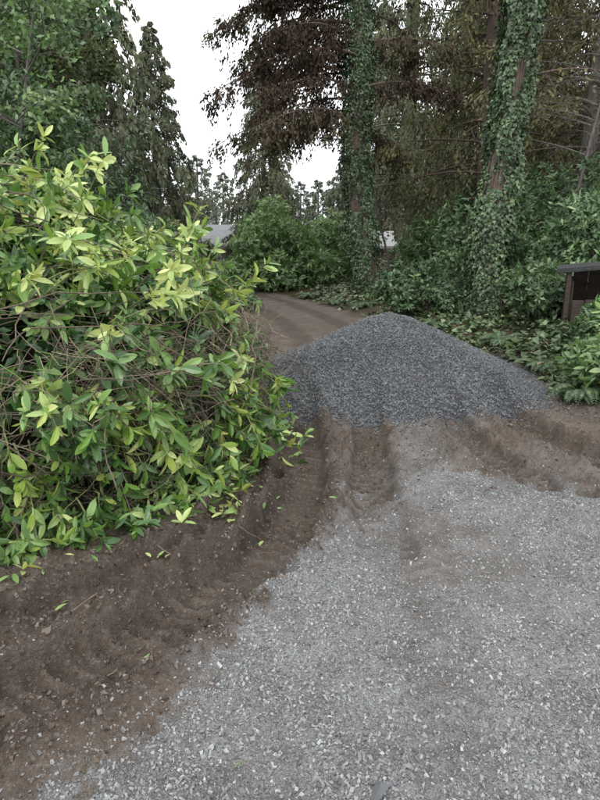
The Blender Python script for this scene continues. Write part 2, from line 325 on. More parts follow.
# ---- heap of cut laurel branches
HC=(-2.78,5.15,2.52,2.42)
def heapH(x,y):
    yy=(y-HC[1])/HC[3];r=np.hypot((x-HC[0])/HC[2],yy)
    f=sst(-.15,-.95,yy)
    a=np.interp(r,[0,.37,.66,.8,.92,.97,1.0,1.02],[2.35,2.05,1.58,1.38,1.05,.7,.05,0]);b=2.2*(np.clip(1-r**2.3,0,1))**.65
    return a*(1-f)+b*f,r
def heapN(x,y):
    e=.06;hx=(heapH(x+e,y)[0]-heapH(x-e,y)[0])/(2*e);hy=(heapH(x,y+e)[0]-heapH(x,y-e)[0])/(2*e)
    return unit(np.stack([-np.clip(hx,-4,4),-np.clip(hy,-4,4),np.ones_like(x)],-1))
rh=np.random.default_rng(5);heap=Acc()
def heapsample(n,rng):
    th=rng.random(n*6)*6.283;r=np.sqrt(rng.random(n*6));x=HC[0]+HC[2]*r*np.cos(th);y=HC[1]+HC[3]*r*np.sin(th)
    nz=heapN(x,y)[:,2];keep=rng.random(len(x))<np.clip(.22/nz,0,1);x,y=x[keep],y[keep]
    z=heapH(x,y)[0]*1.0;rim=heapH(x,y)[1]>.92;z=np.where(rim,np.maximum(z,.9)*rng.random(len(z)),z)
    return x[:n],y[:n],z[:n]
x,y,z=heapsample(12800,rh);nn=heapN(x,y)
lump=(fbm(x*1.5+z,y*1.5+z*1.3,3,77)-.55)*1.3
cl=fbm(x*2.4+z*1.7,y*2.4-z*1.7,3,78)
dens=np.clip(.05+1.1*sst(.43,.60,cl)+.5*sst(1.0,1.8,z),0,1)*np.where(z<.8,.66,1)*np.where((x>-1.1)&(z<1.0),.6,1);keep=rh.random(len(x))<dens;x,y,z,nn,lump=x[keep],y[keep],z[keep],nn[keep],lump[keep]
depth=-rh.random(len(x))**2*.5+lump*.5
pos=np.stack([x,y,z*.97+.03],-1)+nn*depth[:,None];pos[:,2]=np.maximum(pos[:,2],.06)
ax=unit(nn*.8+rh.normal(0,.65,nn.shape)+np.array([.25,-.1,.3]))
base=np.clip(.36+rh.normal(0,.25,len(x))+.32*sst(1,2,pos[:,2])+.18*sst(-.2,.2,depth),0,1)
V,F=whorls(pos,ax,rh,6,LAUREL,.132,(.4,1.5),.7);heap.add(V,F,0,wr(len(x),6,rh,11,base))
for i in range(0,len(x),2):
    p=pos[i];V,F=tube(np.array([p-ax[i]*.22+rh.normal(0,.03,3),p-ax[i]*.1,p]),[.004,.0035,.003],3);heap.add(V,F,1,.3+.7*rh.random())
x,y,z=heapsample(3200,rh);nn=heapN(x,y);pos=np.stack([x,y,z],-1)-nn*rh.uniform(.22,.48,(len(x),1));pos[:,2]=np.maximum(pos[:,2],.05)
V,F=whorls(pos,nn+rh.normal(0,.9,nn.shape),rh,5,SIMPLE,.12,(.4,1.5),.6);heap.add(V,F,0,wr(len(x),5,rh,len(SIMPLE[0]),np.clip(rh.normal(.2,.2,len(x)),0,1)))
def shoot(p0,d,Ln,sag,nw,b,lf=.145):
    k=7;s_=np.linspace(0,1,k)[:,None];P=p0+d*s_*Ln+np.array([0,0,-sag])*s_**2*Ln+np.cumsum(rh.normal(0,.008,(k,3)),0);P[:,2]=np.maximum(P[:,2],.04)
    V,F=tube(P,np.linspace(.006,.0025,k),4);heap.add(V,F,1,rh.choice([.3,.5,.95,1.]))
    T=unit(np.gradient(P,axis=0));idx=np.array([k-1]+list(rh.integers(2,k-1,nw-1)));pp=P[idx]+rh.normal(0,.01,(nw,3));aa=T[idx]+np.where(np.arange(nw)[:,None]>0,rh.normal(0,.6,(nw,3)),0)
    V,F=whorls(pp,aa,rh,5,LAUREL,lf,(.35,1.25),.5);heap.add(V,F,0,wr(nw,5,rh,11,np.full(nw,b)+rh.normal(0,.06,nw)))
SX,SY,SZ=heapsample(420,rh);SN=heapN(SX,SY)
for i in range(len(SX)):
    hi=SZ[i]>1.1
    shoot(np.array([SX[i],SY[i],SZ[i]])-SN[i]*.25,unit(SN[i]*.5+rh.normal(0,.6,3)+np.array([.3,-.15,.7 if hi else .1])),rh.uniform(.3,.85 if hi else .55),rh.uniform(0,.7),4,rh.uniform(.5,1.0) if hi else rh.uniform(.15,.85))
for i in range(180):
    th=rh.uniform(-2.3,.0);rr0=rh.uniform(.88,1.0);p=np.array([HC[0]+HC[2]*rr0*np.cos(th),HC[1]+HC[3]*rr0*np.sin(th),rh.uniform(.1,.8)])
    shoot(p,unit(np.array([np.cos(th),np.sin(th)*.9,rh.uniform(-.4,.3)])+rh.normal(0,.4,3)),rh.uniform(.15,.55 if th<-1.1 else .3),.8,3,rh.uniform(.25,.95),.12)
SX,SY,SZ=heapsample(1900,rh);SN=heapN(SX,SY)
for i in range(len(SX)):
    x,y,z=SX[i],SY[i],SZ[i];nv=SN[i]
    if z>1.3 and i%3: continue
    t=unit(np.cross(nv,rh.normal(size=3)));t[2]*=.6;Ln=rh.uniform(.25,1.2);k=7
    s_=np.linspace(-.5,.5,k)[:,None]
    P=np.array([x,y,z])+nv*(rh.uniform(-.3,.0) if i%2 else rh.uniform(-.08,.07))+t*s_*Ln+nv*(.06-.5*s_**2*rh.uniform(.3,1.1))*Ln*.6+np.cumsum(rh.normal(0,.028,(k,3)),0)
    P[:,2]=np.maximum(P[:,2],.03);r0=rh.uniform(.002,.006)
    V,F=tube(P,np.linspace(r0,r0*.5,k),5);heap.add(V,F,1,np.clip(rh.normal(.42,.27),0,.85))
for i in range(2000):
    th=rh.uniform(-1.9,.45) if i%2 else rh.uniform(-.9,.3);q=rh.uniform(.83,1.0);x=HC[0]+HC[2]*np.cos(th)*q;y=HC[1]+HC[3]*np.sin(th)*q;z=rh.uniform(.05,1.05)
    d=unit(np.array([np.cos(th),np.sin(th),rh.uniform(-.9,.3)])*.6+rh.normal(0,.6,3));Ln=rh.uniform(.15,.5);k=4
    P=np.array([x,y,z])+d*np.linspace(-.7,.35,k)[:,None]*Ln+np.cumsum(rh.normal(0,.02,(k,3)),0);P[:,2]=np.maximum(P[:,2],.02)
    V,F=tube(P,np.linspace(.003,.0012,k),3);heap.add(V,F,1,np.clip(rh.normal(.6,.24),0,1))
n=420;th=rh.uniform(-2.3,.1,n);rr_=rh.uniform(.93,1.06,n)+.10*rh.random(n)**4;x=HC[0]+HC[2]*np.cos(th)*rr_;y=HC[1]+HC[3]*np.sin(th)*rr_
pos=np.stack([x,y,gh(x,y,False)+rh.random(n)*.1+.02],-1);V,F=whorls(pos,rh.normal(0,.5,(n,3))+np.array([0,-.3,.6]),rh,4,LAUREL,.11,(.6,1.5),.5);heap.add(V,F,0,wr(n,4,rh,11,np.clip(rh.normal(.6,.25,n),0,1)))
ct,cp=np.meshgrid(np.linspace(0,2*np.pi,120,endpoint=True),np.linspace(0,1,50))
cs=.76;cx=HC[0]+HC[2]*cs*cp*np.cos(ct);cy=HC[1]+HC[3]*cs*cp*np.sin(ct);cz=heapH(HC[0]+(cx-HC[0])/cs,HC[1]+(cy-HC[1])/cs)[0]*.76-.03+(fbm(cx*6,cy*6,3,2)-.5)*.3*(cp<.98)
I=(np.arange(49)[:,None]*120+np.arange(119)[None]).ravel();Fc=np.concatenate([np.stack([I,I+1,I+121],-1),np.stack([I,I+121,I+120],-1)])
M_shade_core=barkmat('heap_painted_shade_core',(.010,.010,.006),(.045,.038,.022),(30,30,30),1)  # added inner mound: blocks light-through, near-black colour paints the shade inside the heap
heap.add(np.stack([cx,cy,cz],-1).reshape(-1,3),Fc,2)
obj('cut_laurel_branch_heap',heap.mesh('cut_laurel_branch_heap',[M_laurel,M_twig,M_shade_core]))
# ---------------------------------------------------------------- shrubs
def shrub(name,loc,rad,nl,per,rng,mat,leaf=SIMPLE,length=.12,k=5,lr=.38,stems=8,zmin=.05):
    A=Acc();rad=np.array(rad,float)
    c=unit(rng.normal(size=(nl,3)));c[:,2]=np.abs(c[:,2])*1.0-.15
    c=c*rng.uniform(.55,1.0,(nl,1))*rad;c[:,2]=np.maximum(c[:,2]+rad[2]*.15,.15)
    lrad=lr*rng.uniform(.6,1.3,nl)*rad.mean()*.75
    u=unit(rng.normal(size=(nl,per,3)));u[...,2]=u[...,2]*.75+.12
    p=(c[:,None]+u*lrad[:,None,None]*(1-.35*rng.random((nl,per,1))**2)*rng.uniform(.8,1.3,(nl,per,1))).reshape(-1,3)
    axv=(u*.8+np.array([0,0,.45])+rng.normal(0,.35,u.shape)).reshape(-1,3)
    kp=p[:,2]>zmin;p=p[kp];axv=axv[kp];b=np.clip(rng.normal(.5,.2,len(p))+.25*(p[:,2]/(rad[2]*1.2)-.5),0,1)
    V,F=whorls(p,axv,rng,k,leaf,length,(.4,1.3),.4);A.add(V,F,0,wr(len(p),k,rng,len(leaf[0]),b))
    for i in range(min(nl,stems*3)):
        b0=np.array([rng.normal(0,.12*rad[0]),rng.normal(0,.12*rad[1]),-.1]);e=c[i]
        m=b0*.4+e*.6+np.array([0,0,.15]);P=np.array([b0,(b0+m)/2+rng.normal(0,.05,3),m,e])
        V,F=tube(P,np.linspace(.03,.008,4)*max(.6,rad.mean()*.7),5);A.add(V,F,1,.35)
    return obj(name,A.mesh(name,[mat,M_twig]),(loc[0],loc[1],gz(loc[0],loc[1])))
rs=np.random.default_rng(21)
shrub('rhododendron_shrub',(-.7,22.5),(2.1,1.8,3.0),46,70,rs,M_bright,length=.19,k=6,lr=.36)
shrub('rhododendron_shrub',(1.1,25),(1.3,1.2,2.7),26,55,rs,M_bright,length=.19,k=6)
shrub('rhododendron_shrub',(5.3,25),(1.5,1.2,2.4),26,55,rs,M_bright,length=.19,k=6)
shrub('rhododendron_shrub',(5.6,10.9),(1.6,1.4,2.3),42,80,rs,M_rhodo,length=.13,k=6,lr=.36)
shrub('rhododendron_shrub',(4.2,10.4),(.9,.9,1.0),24,60,rs,M_rhodo,length=.12,k=6)
shrub('rhododendron_shrub',(2.9,13.4),(1.1,1.0,1.3),30,60,rs,M_rhodo,length=.13,k=6)
shrub('rhododendron_shrub',(7.8,13.5),(2.4,1.8,3.3),40,75,rs,M_rhodo,length=.16,k=6)
shrub('rhododendron_shrub',(6.3,17),(2.6,1.8,2.8),36,70,rs,M_rhodo,length=.17,k=6)
shrub('rhododendron_shrub',(3.45,6.35),(.6,.5,.85),28,60,rs,M_bright,leaf=LAUREL,length=.14,k=6)
shrub('rhododendron_shrub',(3.75,7.5),(.45,.4,.80),20,55,rs,M_rhodo,leaf=LAUREL,length=.12,k=6)
shrub('yellow_bamboo_shrub',(-5.3,24),(1.25,1.2,2.6),30,60,rs,M_yellow,length=.17,k=5)
shrub('laurel_hedge_bush',(-4.9,11.2),(2.6,1.7,3.9),80,80,rs,M_rhodo,length=.14,k=6,lr=.26)
shrub('laurel_hedge_bush',(-3.2,12.8),(1.3,1.2,1.9),34,60,rs,M_bright,length=.14,k=6)
shrub('laurel_hedge_bush',(-6.4,18),(2.4,1.4,4.4),50,65,rs,M_rhodo,length=.17,k=6)
shrub('laurel_hedge_bush',(-1.9,15.6),(.7,.8,.9),20,50,rs,M_bright,length=.13,k=6)
# ---------------------------------------------------------------- conifers
def conifer(name,H,rb,cb,rmax,nb,nleaf,rng,mat,bark,leaf=(.11,.03),droop=.5,hang=.5,dead=14):
    A=Acc();k=16;z=np.linspace(-.3,H,k);lean=np.cumsum(rng.normal(0,.04,(k,2)),0)
    ctr=np.column_stack([lean,z]);V,F=tube(ctr,rb*(1-(np.clip(z,0,H)/H))**.8+.02,10);A.add(V,F,1)
    tz=np.interp;az=rng.random()*6
    for i in range(nb+dead):
        isd=i>=nb
        f=(i+rng.random())/nb if not isd else rng.uniform(-.0,.3)
        f=min(f,.999)
        zz=cb+(H-cb)*f**1.15 if not isd else rng.uniform(cb*.35,cb+(H-cb)*.3)
        az+=2.4+rng.normal(0,.3)
        Lb=rmax*(1-f)**.75*rng.uniform(.65,1.15)+.35 if not isd else rng.uniform(.6,rmax*.8)
        dr=droop*rng.uniform(.6,1.3)
        h2=np.array([np.cos(az),np.sin(az),0]);side=np.array([-np.sin(az),np.cos(az),0])
        c0=np.array([tz(zz,z,lean[:,0]),tz(zz,z,lean[:,1]),zz])
        def pt(s):
            s=np.asarray(s)[...,None];return c0+h2*s*Lb+np.array([0,0,1.])*(Lb*(.25*s-dr*s*s+.18*s**3))+side*(.12*Lb*np.sin(s*3+i))
        V,F=tube(pt(np.linspace(0,1,7)),np.linspace(max(.012,rb*.13),.006,7),4);A.add(V,F,1)
        nt_=14 if not isd else 7
        ss=rng.uniform(.15,1,nt_);b0=pt(ss);sg=np.where(np.arange(nt_)%2,1,-1)[:,None]
        tl=(.12+.42*(1-ss*.75))*min(Lb,2.6)*rng.uniform(.6,1.1,nt_)
        td=unit(h2*.7+side*sg*rng.uniform(.5,1.1,(nt_,1))+np.array([0,0,-hang])*rng.random((nt_,1)))
        if isd or i%3==0:
            for j in range(nt_):
                P=b0[j]+td[j]*np.linspace(0,1,3)[:,None]*tl[j]+np.array([0,0,-.25])*np.linspace(0,1,3)[:,None]**2*tl[j];V,F=tube(P,[.007,.005,.003],3);A.add(V,F,1)
        if isd: continue
        m=max(2,int(nleaf/nt_*(.35+.65*Lb/rmax)));u=rng.random((nt_,m))**.8
        p=b0[:,None]+td[:,None]*(u*tl[:,None])[...,None]+np.array([0,0,-1.])*((u**2*.35+hang*.45*rng.random((nt_,m))**2)*tl[:,None])[...,None]+rng.normal(0,.04,(nt_,m,3))
        d=td[:,None]*.8+rng.normal(0,.5,(nt_,m,3))+np.array([0,0,-hang*1.0])
        p=p.reshape(-1,3);d=unit(d.reshape(-1,3));w=unit(np.cross(d,rng.normal(size=d.shape)));ll=leaf[0]*rng.uniform(.6,1.4,(len(p),1));lw=leaf[1]*rng.uniform(.7,1.3,(len(p),1))
        V=np.stack([p,p+d*ll*.45+w*lw,p+d*ll,p+d*ll*.5-w*lw],1).reshape(-1,3);q=np.arange(len(p))[:,None]*4
        F=np.concatenate([q+np.array([[0,1,2]]),q+np.array([[0,2,3]])])
        A.add(V,F,0,np.repeat(np.clip(rng.normal(.45,.2)+rng.normal(0,.15,len(p)),0,1),4))
    return A.mesh(name,[mat,bark])
rc=np.random.default_rng(31)
cA=conifer('cedar_a',20,.38,1.5,4.4,120,430,rc,M_cedar,M_bark,(.17,.04),.6,1.3)
cB=conifer('cedar_b',22,.36,3.0,3.3,115,360,rc,M_brown,M_bark,(.14,.03),.6,1.3,30)
cC=conifer('fir_c',19,.24,4.5,2.9,80,300,rc,M_brown,M_greybark,(.13,.028),.35,.6,50)
cF=conifer('cedar_far',20,.36,1.0,5.2,150,520,rc,M_far_haze,M_greybark,(.24,.055),.7,1.6,6)
cG=cB.copy();cG.materials.clear();cG.materials.append(M_far_haze);cG.materials.append(M_greybark)  # same tree as cB, foliage recoloured with the painted haze tint
def tree(name,me,x,y,rz,sc=1.0):
    return obj(name,me,(x,y,gz(x,y)-.05),(0,0,rz),sc)
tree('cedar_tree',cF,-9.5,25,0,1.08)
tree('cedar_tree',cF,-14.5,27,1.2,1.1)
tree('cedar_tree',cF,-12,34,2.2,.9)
tree('cedar_tree',cA,-9.0,15.5,3.2,.9)
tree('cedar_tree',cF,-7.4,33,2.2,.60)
tree('cedar_tree',cB,6.0,20.5,.4,1.0)
tree('cedar_tree',cB,9.4,20.5,2.4,1.0)
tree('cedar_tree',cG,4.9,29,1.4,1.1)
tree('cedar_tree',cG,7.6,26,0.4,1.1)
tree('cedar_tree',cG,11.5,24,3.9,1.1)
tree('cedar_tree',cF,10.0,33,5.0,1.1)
tree('fir_tree',cC,7.6,16.8,.9,.9)
tree('fir_tree',cC,9.9,16.5,2.8,1.05)
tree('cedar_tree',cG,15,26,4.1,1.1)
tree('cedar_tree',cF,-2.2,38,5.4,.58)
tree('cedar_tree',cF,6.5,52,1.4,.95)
# distant forest
rf=np.random.default_rng(41);FA=Acc()
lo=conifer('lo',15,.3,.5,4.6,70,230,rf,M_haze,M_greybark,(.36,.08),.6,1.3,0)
nv=len(lo.vertices);LV=np.zeros(nv*3,dtype=np.float32);lo.vertices.foreach_get('co',LV);LV=LV.reshape(-1,3)
LF=np.zeros(len(lo.polygons)*3,dtype=np.int32);lo.polygons.foreach_get('vertices',LF);LF=LF.reshape(-1,3)
LM=np.zeros(len(lo.polygons),dtype=np.int32);lo.polygons.foreach_get('material_index',LM)
LR=np.zeros(nv,dtype=np.float32);lo.attributes['rnd'].data.foreach_get('value',LR)
spots=[(-.9+1.8*(i+.5)/44+rf.normal(0,.02),rf.uniform(54,75),rf.uniform(.6,1.05)) for i in range(44)]
spots+=[(-.34+.50*(i+.5)/12+rf.normal(0,.01),rf.uniform(50,56),rf.uniform(.36,.68)) for i in range(12)]
for a,D,s_ in spots:
    X_=math.sin(a)*D;Y_=math.cos(a)*D
    if D>53 and -.28<a<.14: s_*=.75
    t_=rf.random()*6;c_,q_=math.cos(t_),math.sin(t_);Rz=np.array([[c_,-q_,0],[q_,c_,0],[0,0,1]])
    FA.V.append((LV@Rz.T)*np.array([1.25,1.25,1])*s_+np.array([X_,Y_,0]));FA.F.append(LF+FA.n);FA.M.append(LM);FA.R.append(np.clip(LR+rf.normal(0,.15),0,1));FA.n+=nv
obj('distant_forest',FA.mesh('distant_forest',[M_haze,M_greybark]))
# ---------------------------------------------------------------- ivy trees
def ivy_tree(name,loc,H,rb,lean,nivy,rng,thick=.16,bare=None):
    k=22;z=np.linspace(-.3,H,k);cx=lean[0]*(z/H)+.12*np.sin(z*.7+loc[0]);cy=lean[1]*(z/H)+.08*np.sin(z*.5)
    A=Acc();rr=rb*(1-.45*np.clip(z,0,H)/H)+.18*rb*np.exp(-np.clip(z,0,9)/.5)
    V,F=tube(np.column_stack([cx,cy,z]),rr,16);A.add(V,F,1)
    zz=H*rng.random(nivy);th=rng.random(nivy)*6.283
    n_=fbm(th*1.3+20,zz*1.1,4,51)
    dn=sst(.28,.42,n_)
    if bare is not None: dn=dn*(1-bare(th,zz))
    kp=rng.random(nivy)<dn;zz=zz[kp];th=th[kp];n_=n_[kp]
    rad=np.interp(zz,z,rr)+thick*np.clip((n_-.3)*3.2,0,1.6)*rng.uniform(.35,1.25,len(zz))+.02
    o_=np.column_stack([np.cos(th),np.sin(th),0*th]);p=np.column_stack([np.interp(zz,z,cx),np.interp(zz,z,cy),zz])+o_*rad[:,None]
    d=unit(np.array([0,0,-.8])+o_*.5+rng.normal(0,.45,p.shape));up=o_+rng.normal(0,.45,p.shape)+np.array([0,0,.3])
    S=rng.uniform(.045,.09,len(p));V,F=inst(IVYL[0],IVYL[1],p,frames(d,up),S)
    cl_=fbm(th*3,zz*3,2,9);A.add(V,F,0,np.repeat(np.clip(.9*cl_+rng.normal(0,.18,len(p)),0,1),len(IVYL[0])))
    for i in range(9):
        t0=rng.random()*6.28;zs=np.linspace(-.1,H*rng.uniform(.3,.9),26);t=t0+.35*np.sin(zs*.8+i)+.05*zs;r=np.interp(zs,z,rr)+.02
        V,F=tube(np.column_stack([np.interp(zs,z,cx)+r*np.cos(t),np.interp(zs,z,cy)+r*np.sin(t),zs]),.018,5);A.add(V,F,1)
    return A,(z,cx,cy,rr)
def limb(A,c0,az,L,rng,r0=.05,rise=.2,dr=.35,ntw=10,leafn=0,mi=0,leaf=(.12,.03),hang=.6,bark=1,spread=.42):
    h2=np.array([math.cos(az),math.sin(az),0]);side=np.array([-h2[1],h2[0],0]);ph=rng.random()*6
    def pt(s):
        s=np.asarray(s)[...,None];return c0+h2*s*L+np.array([0,0,1.])*L*(rise*s-dr*s*s)+side*(.07*L*np.sin(s*4+ph))
    V,F=tube(pt(np.linspace(0,1,9)),np.linspace(r0,r0*.2,9),6);A.add(V,F,bark)
    ss=rng.uniform(.15,1,ntw);b0=pt(ss);sg=np.where(np.arange(ntw)%2,1,-1)[:,None];tl=spread*L*(1.05-.6*ss)*rng.uniform(.5,1.1,ntw)
    td=unit(h2*.6+side*sg*rng.uniform(.3,1.1,(ntw,1))+np.array([0,0,-hang])*rng.random((ntw,1))+np.array([0,0,.15]))
    for j in range(ntw):
        q=np.linspace(0,1,4)[:,None];P=b0[j]+td[j]*q*tl[j]+np.array([0,0,-.3])*q**2*tl[j];V,F=tube(P,[r0*.28,r0*.2,r0*.13,.003],4);A.add(V,F,bark)
    if leafn:
        m=max(6,leafn//ntw)
        nt2=6;uc=rng.random((ntw,nt2,1));u=np.clip(uc+rng.normal(0,.05,(ntw,nt2,m//nt2)),0,1.05).reshape(ntw,-1);m=u.shape[1]
        tuft=np.repeat(rng.normal(0,.1,(ntw,nt2,3)),m//nt2,1)
        p=b0[:,None]+td[:,None]*(u*tl[:,None])[...,None]+np.array([0,0,-1.])*(.3*u**2*tl[:,None]+hang*.22*rng.random((ntw,m))**1.5)[...,None]+tuft+rng.normal(0,.06,(ntw,m,3))
        d=unit((td[:,None]*.6+rng.normal(0,.6,(ntw,m,3))+np.array([0,0,-hang])).reshape(-1,3));p=p.reshape(-1,3)
        w=unit(np.cross(d,rng.normal(size=d.shape)));ll=leaf[0]*rng.uniform(.6,1.4,(len(p),1));lw=leaf[1]*rng.uniform(.7,1.3,(len(p),1))
        V=np.stack([p,p+d*ll*.45+w*lw,p+d*ll,p+d*ll*.5-w*lw],1).reshape(-1,3);q=np.arange(len(p))[:,None]*4
        A.add(V,np.concatenate([q+np.array([[0,1,2]]),q+np.array([[0,2,3]])]),mi,np.repeat(np.clip(rng.normal(.38,.2)+rng.normal(0,.15,len(p)),0,1),4))
ri=np.random.default_rng(61)
A,(z_,cx_,cy_,rr_)=ivy_tree('a',(3.9,12),13,.27,(.1,.2),36000,ri,.15,lambda th,zz:.85*sst(.75,.95,np.cos(th+.35))*sst(2.6,3.4,zz)*sst(6.5,5.5,zz))
for i in range(15):
    zz=ri.uniform(4.4,12);c0=np.array([np.interp(zz,z_,cx_),np.interp(zz,z_,cy_),zz]);limb(A,c0,ri.choice([0,.4,-.3,3.1,.1,.2,1.5])+ri.normal(0,.25),ri.uniform(1.8,3.6),ri,.032,.15,.3,12,500 if zz>6 else 90,2,(.1,.02),.8)
obj('ivy_covered_fir_tree',A.mesh('ivy_covered_fir_tree',[M_ivy,M_bark,M_brown]),(3.82,12,.1))
A,(z_,cx_,cy_,rr_)=ivy_tree('b',(1.95,18.6),15,.32,(-.75,.3),34000,ri,.2)
for i in range(37):
    zz=4.5+6.5*(i/37)+ri.uniform(0,.4);c0=np.array([np.interp(zz,z_,cx_),np.interp(zz,z_,cy_),zz])
    az=math.pi+ri.uniform(-.75,.95) if i%6 else ri.uniform(-1,1)
    limb(A,c0,az,ri.uniform(2.4,4.3),ri,.04,.25,.42,18,1450,2,(.12,.026),1.1,1,.36)
obj('ivy_covered_cedar_tree',A.mesh('ivy_covered_cedar_tree',[M_ivy,M_bark,M_bronze]),(1.95,18.6,.05))
def sapling(name,loc,H,lean,rng,mat,nb=12,leafn=0,r=.05,foli=None,lf=(.09,.03)):
    A=Acc();z=np.linspace(0,1,10);P=np.column_stack([lean[0]*z**1.4,lean[1]*z**1.4,H*z]);V,F=tube(P,np.linspace(r,r*.3,10),7);A.add(V,F,1)
    for i in range(nb):
        f=rng.uniform(.3,1);c0=np.array([lean[0]*f**1.4,lean[1]*f**1.4,H*f]);limb(A,c0,rng.random()*6.28,H*rng.uniform(.15,.32),rng,r*.4,.5,.2,9,leafn,0,lf,.2)
    return obj(name,A.mesh(name,[foli or M_rhodo,mat]),(loc[0],loc[1],0))
sapling('bare_branched_tree',(-5.0,10.4),6.0,(1.3,-.3),ri,M_greybark,18,200,.04,M_bright)
sapling('bare_branched_tree',(-7,11.5),7.5,(2.0,0),ri,M_greybark,26,300,.05,M_bright)
sapling('bare_branched_tree',(-6.0,13.5),9.0,(.6,0),ri,M_greybark,32,360,.05,M_rhodo,(.11,.035))
sapling('bare_branched_tree',(-7.6,17.5),11.0,(.9,0),ri,M_greybark,36,420,.06,M_cedar,(.13,.04))
sapling('vine_maple_tree',(8.0,12.8),6.5,(-.6,.2),ri,M_bark,14,60,.07,M_brown)
sapling('vine_maple_tree',(5.6,13.4),6.5,(1.0,.2),ri,M_greybark,16,0,.05,M_brown)
sapling('vine_maple_tree',(3.2,21),5.0,(-1.5,.2),ri,M_greybark,12,60,.05,M_brown)
# ---------------------------------------------------------------- understory ground cover
ru=np.random.default_rng(71)
n=60000;y=6.2+26*ru.random(n)**1.5;x=ru.uniform(-.62,.66,n)*y+ru.normal(0,.6,n)
_,rdm,_=layout(x,y);hpr=heapH(x,y)[1];keep=(rdm<.35)&(hpr>.95)&(pileH(x,y)[1]>1.03)&(fbm(x*1.2,y*1.2,3,81)>.36);x,y=x[keep],y[keep]
z=gh(x,y,False)+.02+ru.random(len(x))**2*(.10+.45*sst(.5,.75,fbm(x*.9,y*.9,2,82)))
p=np.column_stack([x,y,z]);d=ru.normal(0,1,p.shape)*np.array([1,1,.35]);up=np.array([0,0,1.])+ru.normal(0,.35,p.shape)
S=ru.uniform(.05,.10,len(p))*(1+.03*y);V,F=inst(IVYL[0],IVYL[1],p,frames(d,up),S)
obj('ivy_ground_cover',make_mesh('ivy_ground_cover',V,F,[leafmat('ground_ivy_leaves',[(0,(.035,.065,.022)),(.6,(.08,.14,.045)),(.9,(.16,.22,.08)),(1,(.2,.15,.07))],.45,.0,1.2)],rnd=np.repeat(ru.random(len(p)),len(IVYL[0]))))
n=9000;y=4.2+14*ru.random(n)**1.6;x=ru.uniform(-.6,.75,n)*y;_,rdm,drr=layout(x,y);keep=(rdm<.8)&(ru.random(n)<(1-rdm)+.15);x,y=x[keep],y[keep]
p=np.column_stack([x,y,gh(x,y)+.012]);V,F=inst(SIMPLE[0],SIMPLE[1],p,frames(ru.normal(0,1,p.shape)*np.array([1,1,.15]),np.array([0,0,1.])+ru.normal(0,.3,p.shape)),ru.uniform(.03,.08,len(p)))
obj('fallen_leaves',make_mesh('fallen_leaves',V,F,[M_litter],rnd=np.repeat(ru.random(len(p)),len(SIMPLE[0]))))
def fern(name,loc,R,nf,rng,mat):
    A=Acc()
    for i in range(nf):
        az=rng.random()*6.28;L=R*rng.uniform(.7,1.15);rise=rng.uniform(.7,1.3);h2=np.array([math.cos(az),math.sin(az),0]);side=np.array([-h2[1],h2[0],0])
        s=np.linspace(0,1,24);P=h2*(s*L)[:,None]*.85+np.array([0,0,1.])*(L*(rise*s-(rise*.95)*s**2.2))[:,None]
        V,F=tube(P[::3],np.linspace(.004,.0015,8),3);A.add(V,F,1,.9)
        T=unit(np.gradient(P,axis=0));w=L*.17*np.sin(np.pi*np.clip(s*.93+.07,0,1))**.7+.01
        for sg in(-1,1):
            d=unit(side*sg+T*.35+np.array([0,0,-.15]));up=np.cross(side,T);up=up*np.sign(up[:,2:3]+1e-6)
            V,F=inst(SIMPLE[0],SIMPLE[1],P[2:],frames(d[2:],up[2:]),np.column_stack([w[2:]*.75,w[2:],w[2:]]));A.add(V,F,0,np.repeat(np.clip(rng.normal(.4,.2,22),0,1),len(SIMPLE[0])))
    return obj(name,A.mesh(name,[mat,M_twig]),(loc[0],loc[1],gz(loc[0],loc[1])))
for (x,y,r) in ((3.0,6.2,.42),(3.1,7.5,.45),(3.1,9.2,.45),(2.5,11,.4),(4.4,8.0,.5),(1.6,15.5,.5),(.9,17.2,.5),(2.7,16.3,.6),(.3,19.3,.6),(-1.0,11.5,.4)):
    fern('sword_fern',(x,y),r,20,ru,M_rhodo)
# ---------------------------------------------------------------- structures
def box(name,c,s,mat,parent,rot=(0,0,0),bev=.006):
    import bmesh
    me=bpy.data.meshes.new(name);bm=bmesh.new();bmesh.ops.create_cube(bm,size=1);bmesh.ops.scale(bm,vec=s,verts=bm.verts)
    if bev: bmesh.ops.bevel(bm,geom=bm.edges[:],offset=bev,segments=1,affect='EDGES')
    bm.to_mesh(me);bm.free();me.materials.append(mat);o=obj(name,me,c,rot);o.parent=parent;return o
def empty(name,loc,rz=0):
    e=bpy.data.objects.new(name,None);link(e);e.location=loc;e.rotation_euler=(0,0,rz);return e
M_wood=barkmat('weathered_wood',(.030,.024,.02),(.085,.065,.055),(6,6,30),.3)
M_felt=barkmat('roofing_felt',(.025,.026,.027),(.07,.07,.07),(20,20,20),.3)
sh=empty('wooden_lean_to_shed',(3.88,8.9,.17),-.40)
box('roof',(1.0,0,1.27),(2.3,1.6,.03),M_felt,sh,(0.0,-.10,0))
box('front_fascia',(1.0,-.82,1.24),(2.3,.02,.04),M_felt,sh,(0,-.10,0))
for i,(x,y) in enumerate(((.02,-.76),(1.0,-.76),(2.0,-.76),(.02,.74),(2.0,.74))): box('post_%d'%(i+1),(x,y,.54+.05*x),(.06,.06,1.24+.1*x),M_wood,sh)
for i in range(7): box('side_plank_%d'%(i+1),(.075,-.62+i*.205,.50+.01*(i%3)),(.022,.195,1.0),M_wood,sh)
for i in range(9): box('back_plank_%d'%(i+1),(.2+i*.215,.70,.58),(.205,.022,1.15),M_wood,sh)
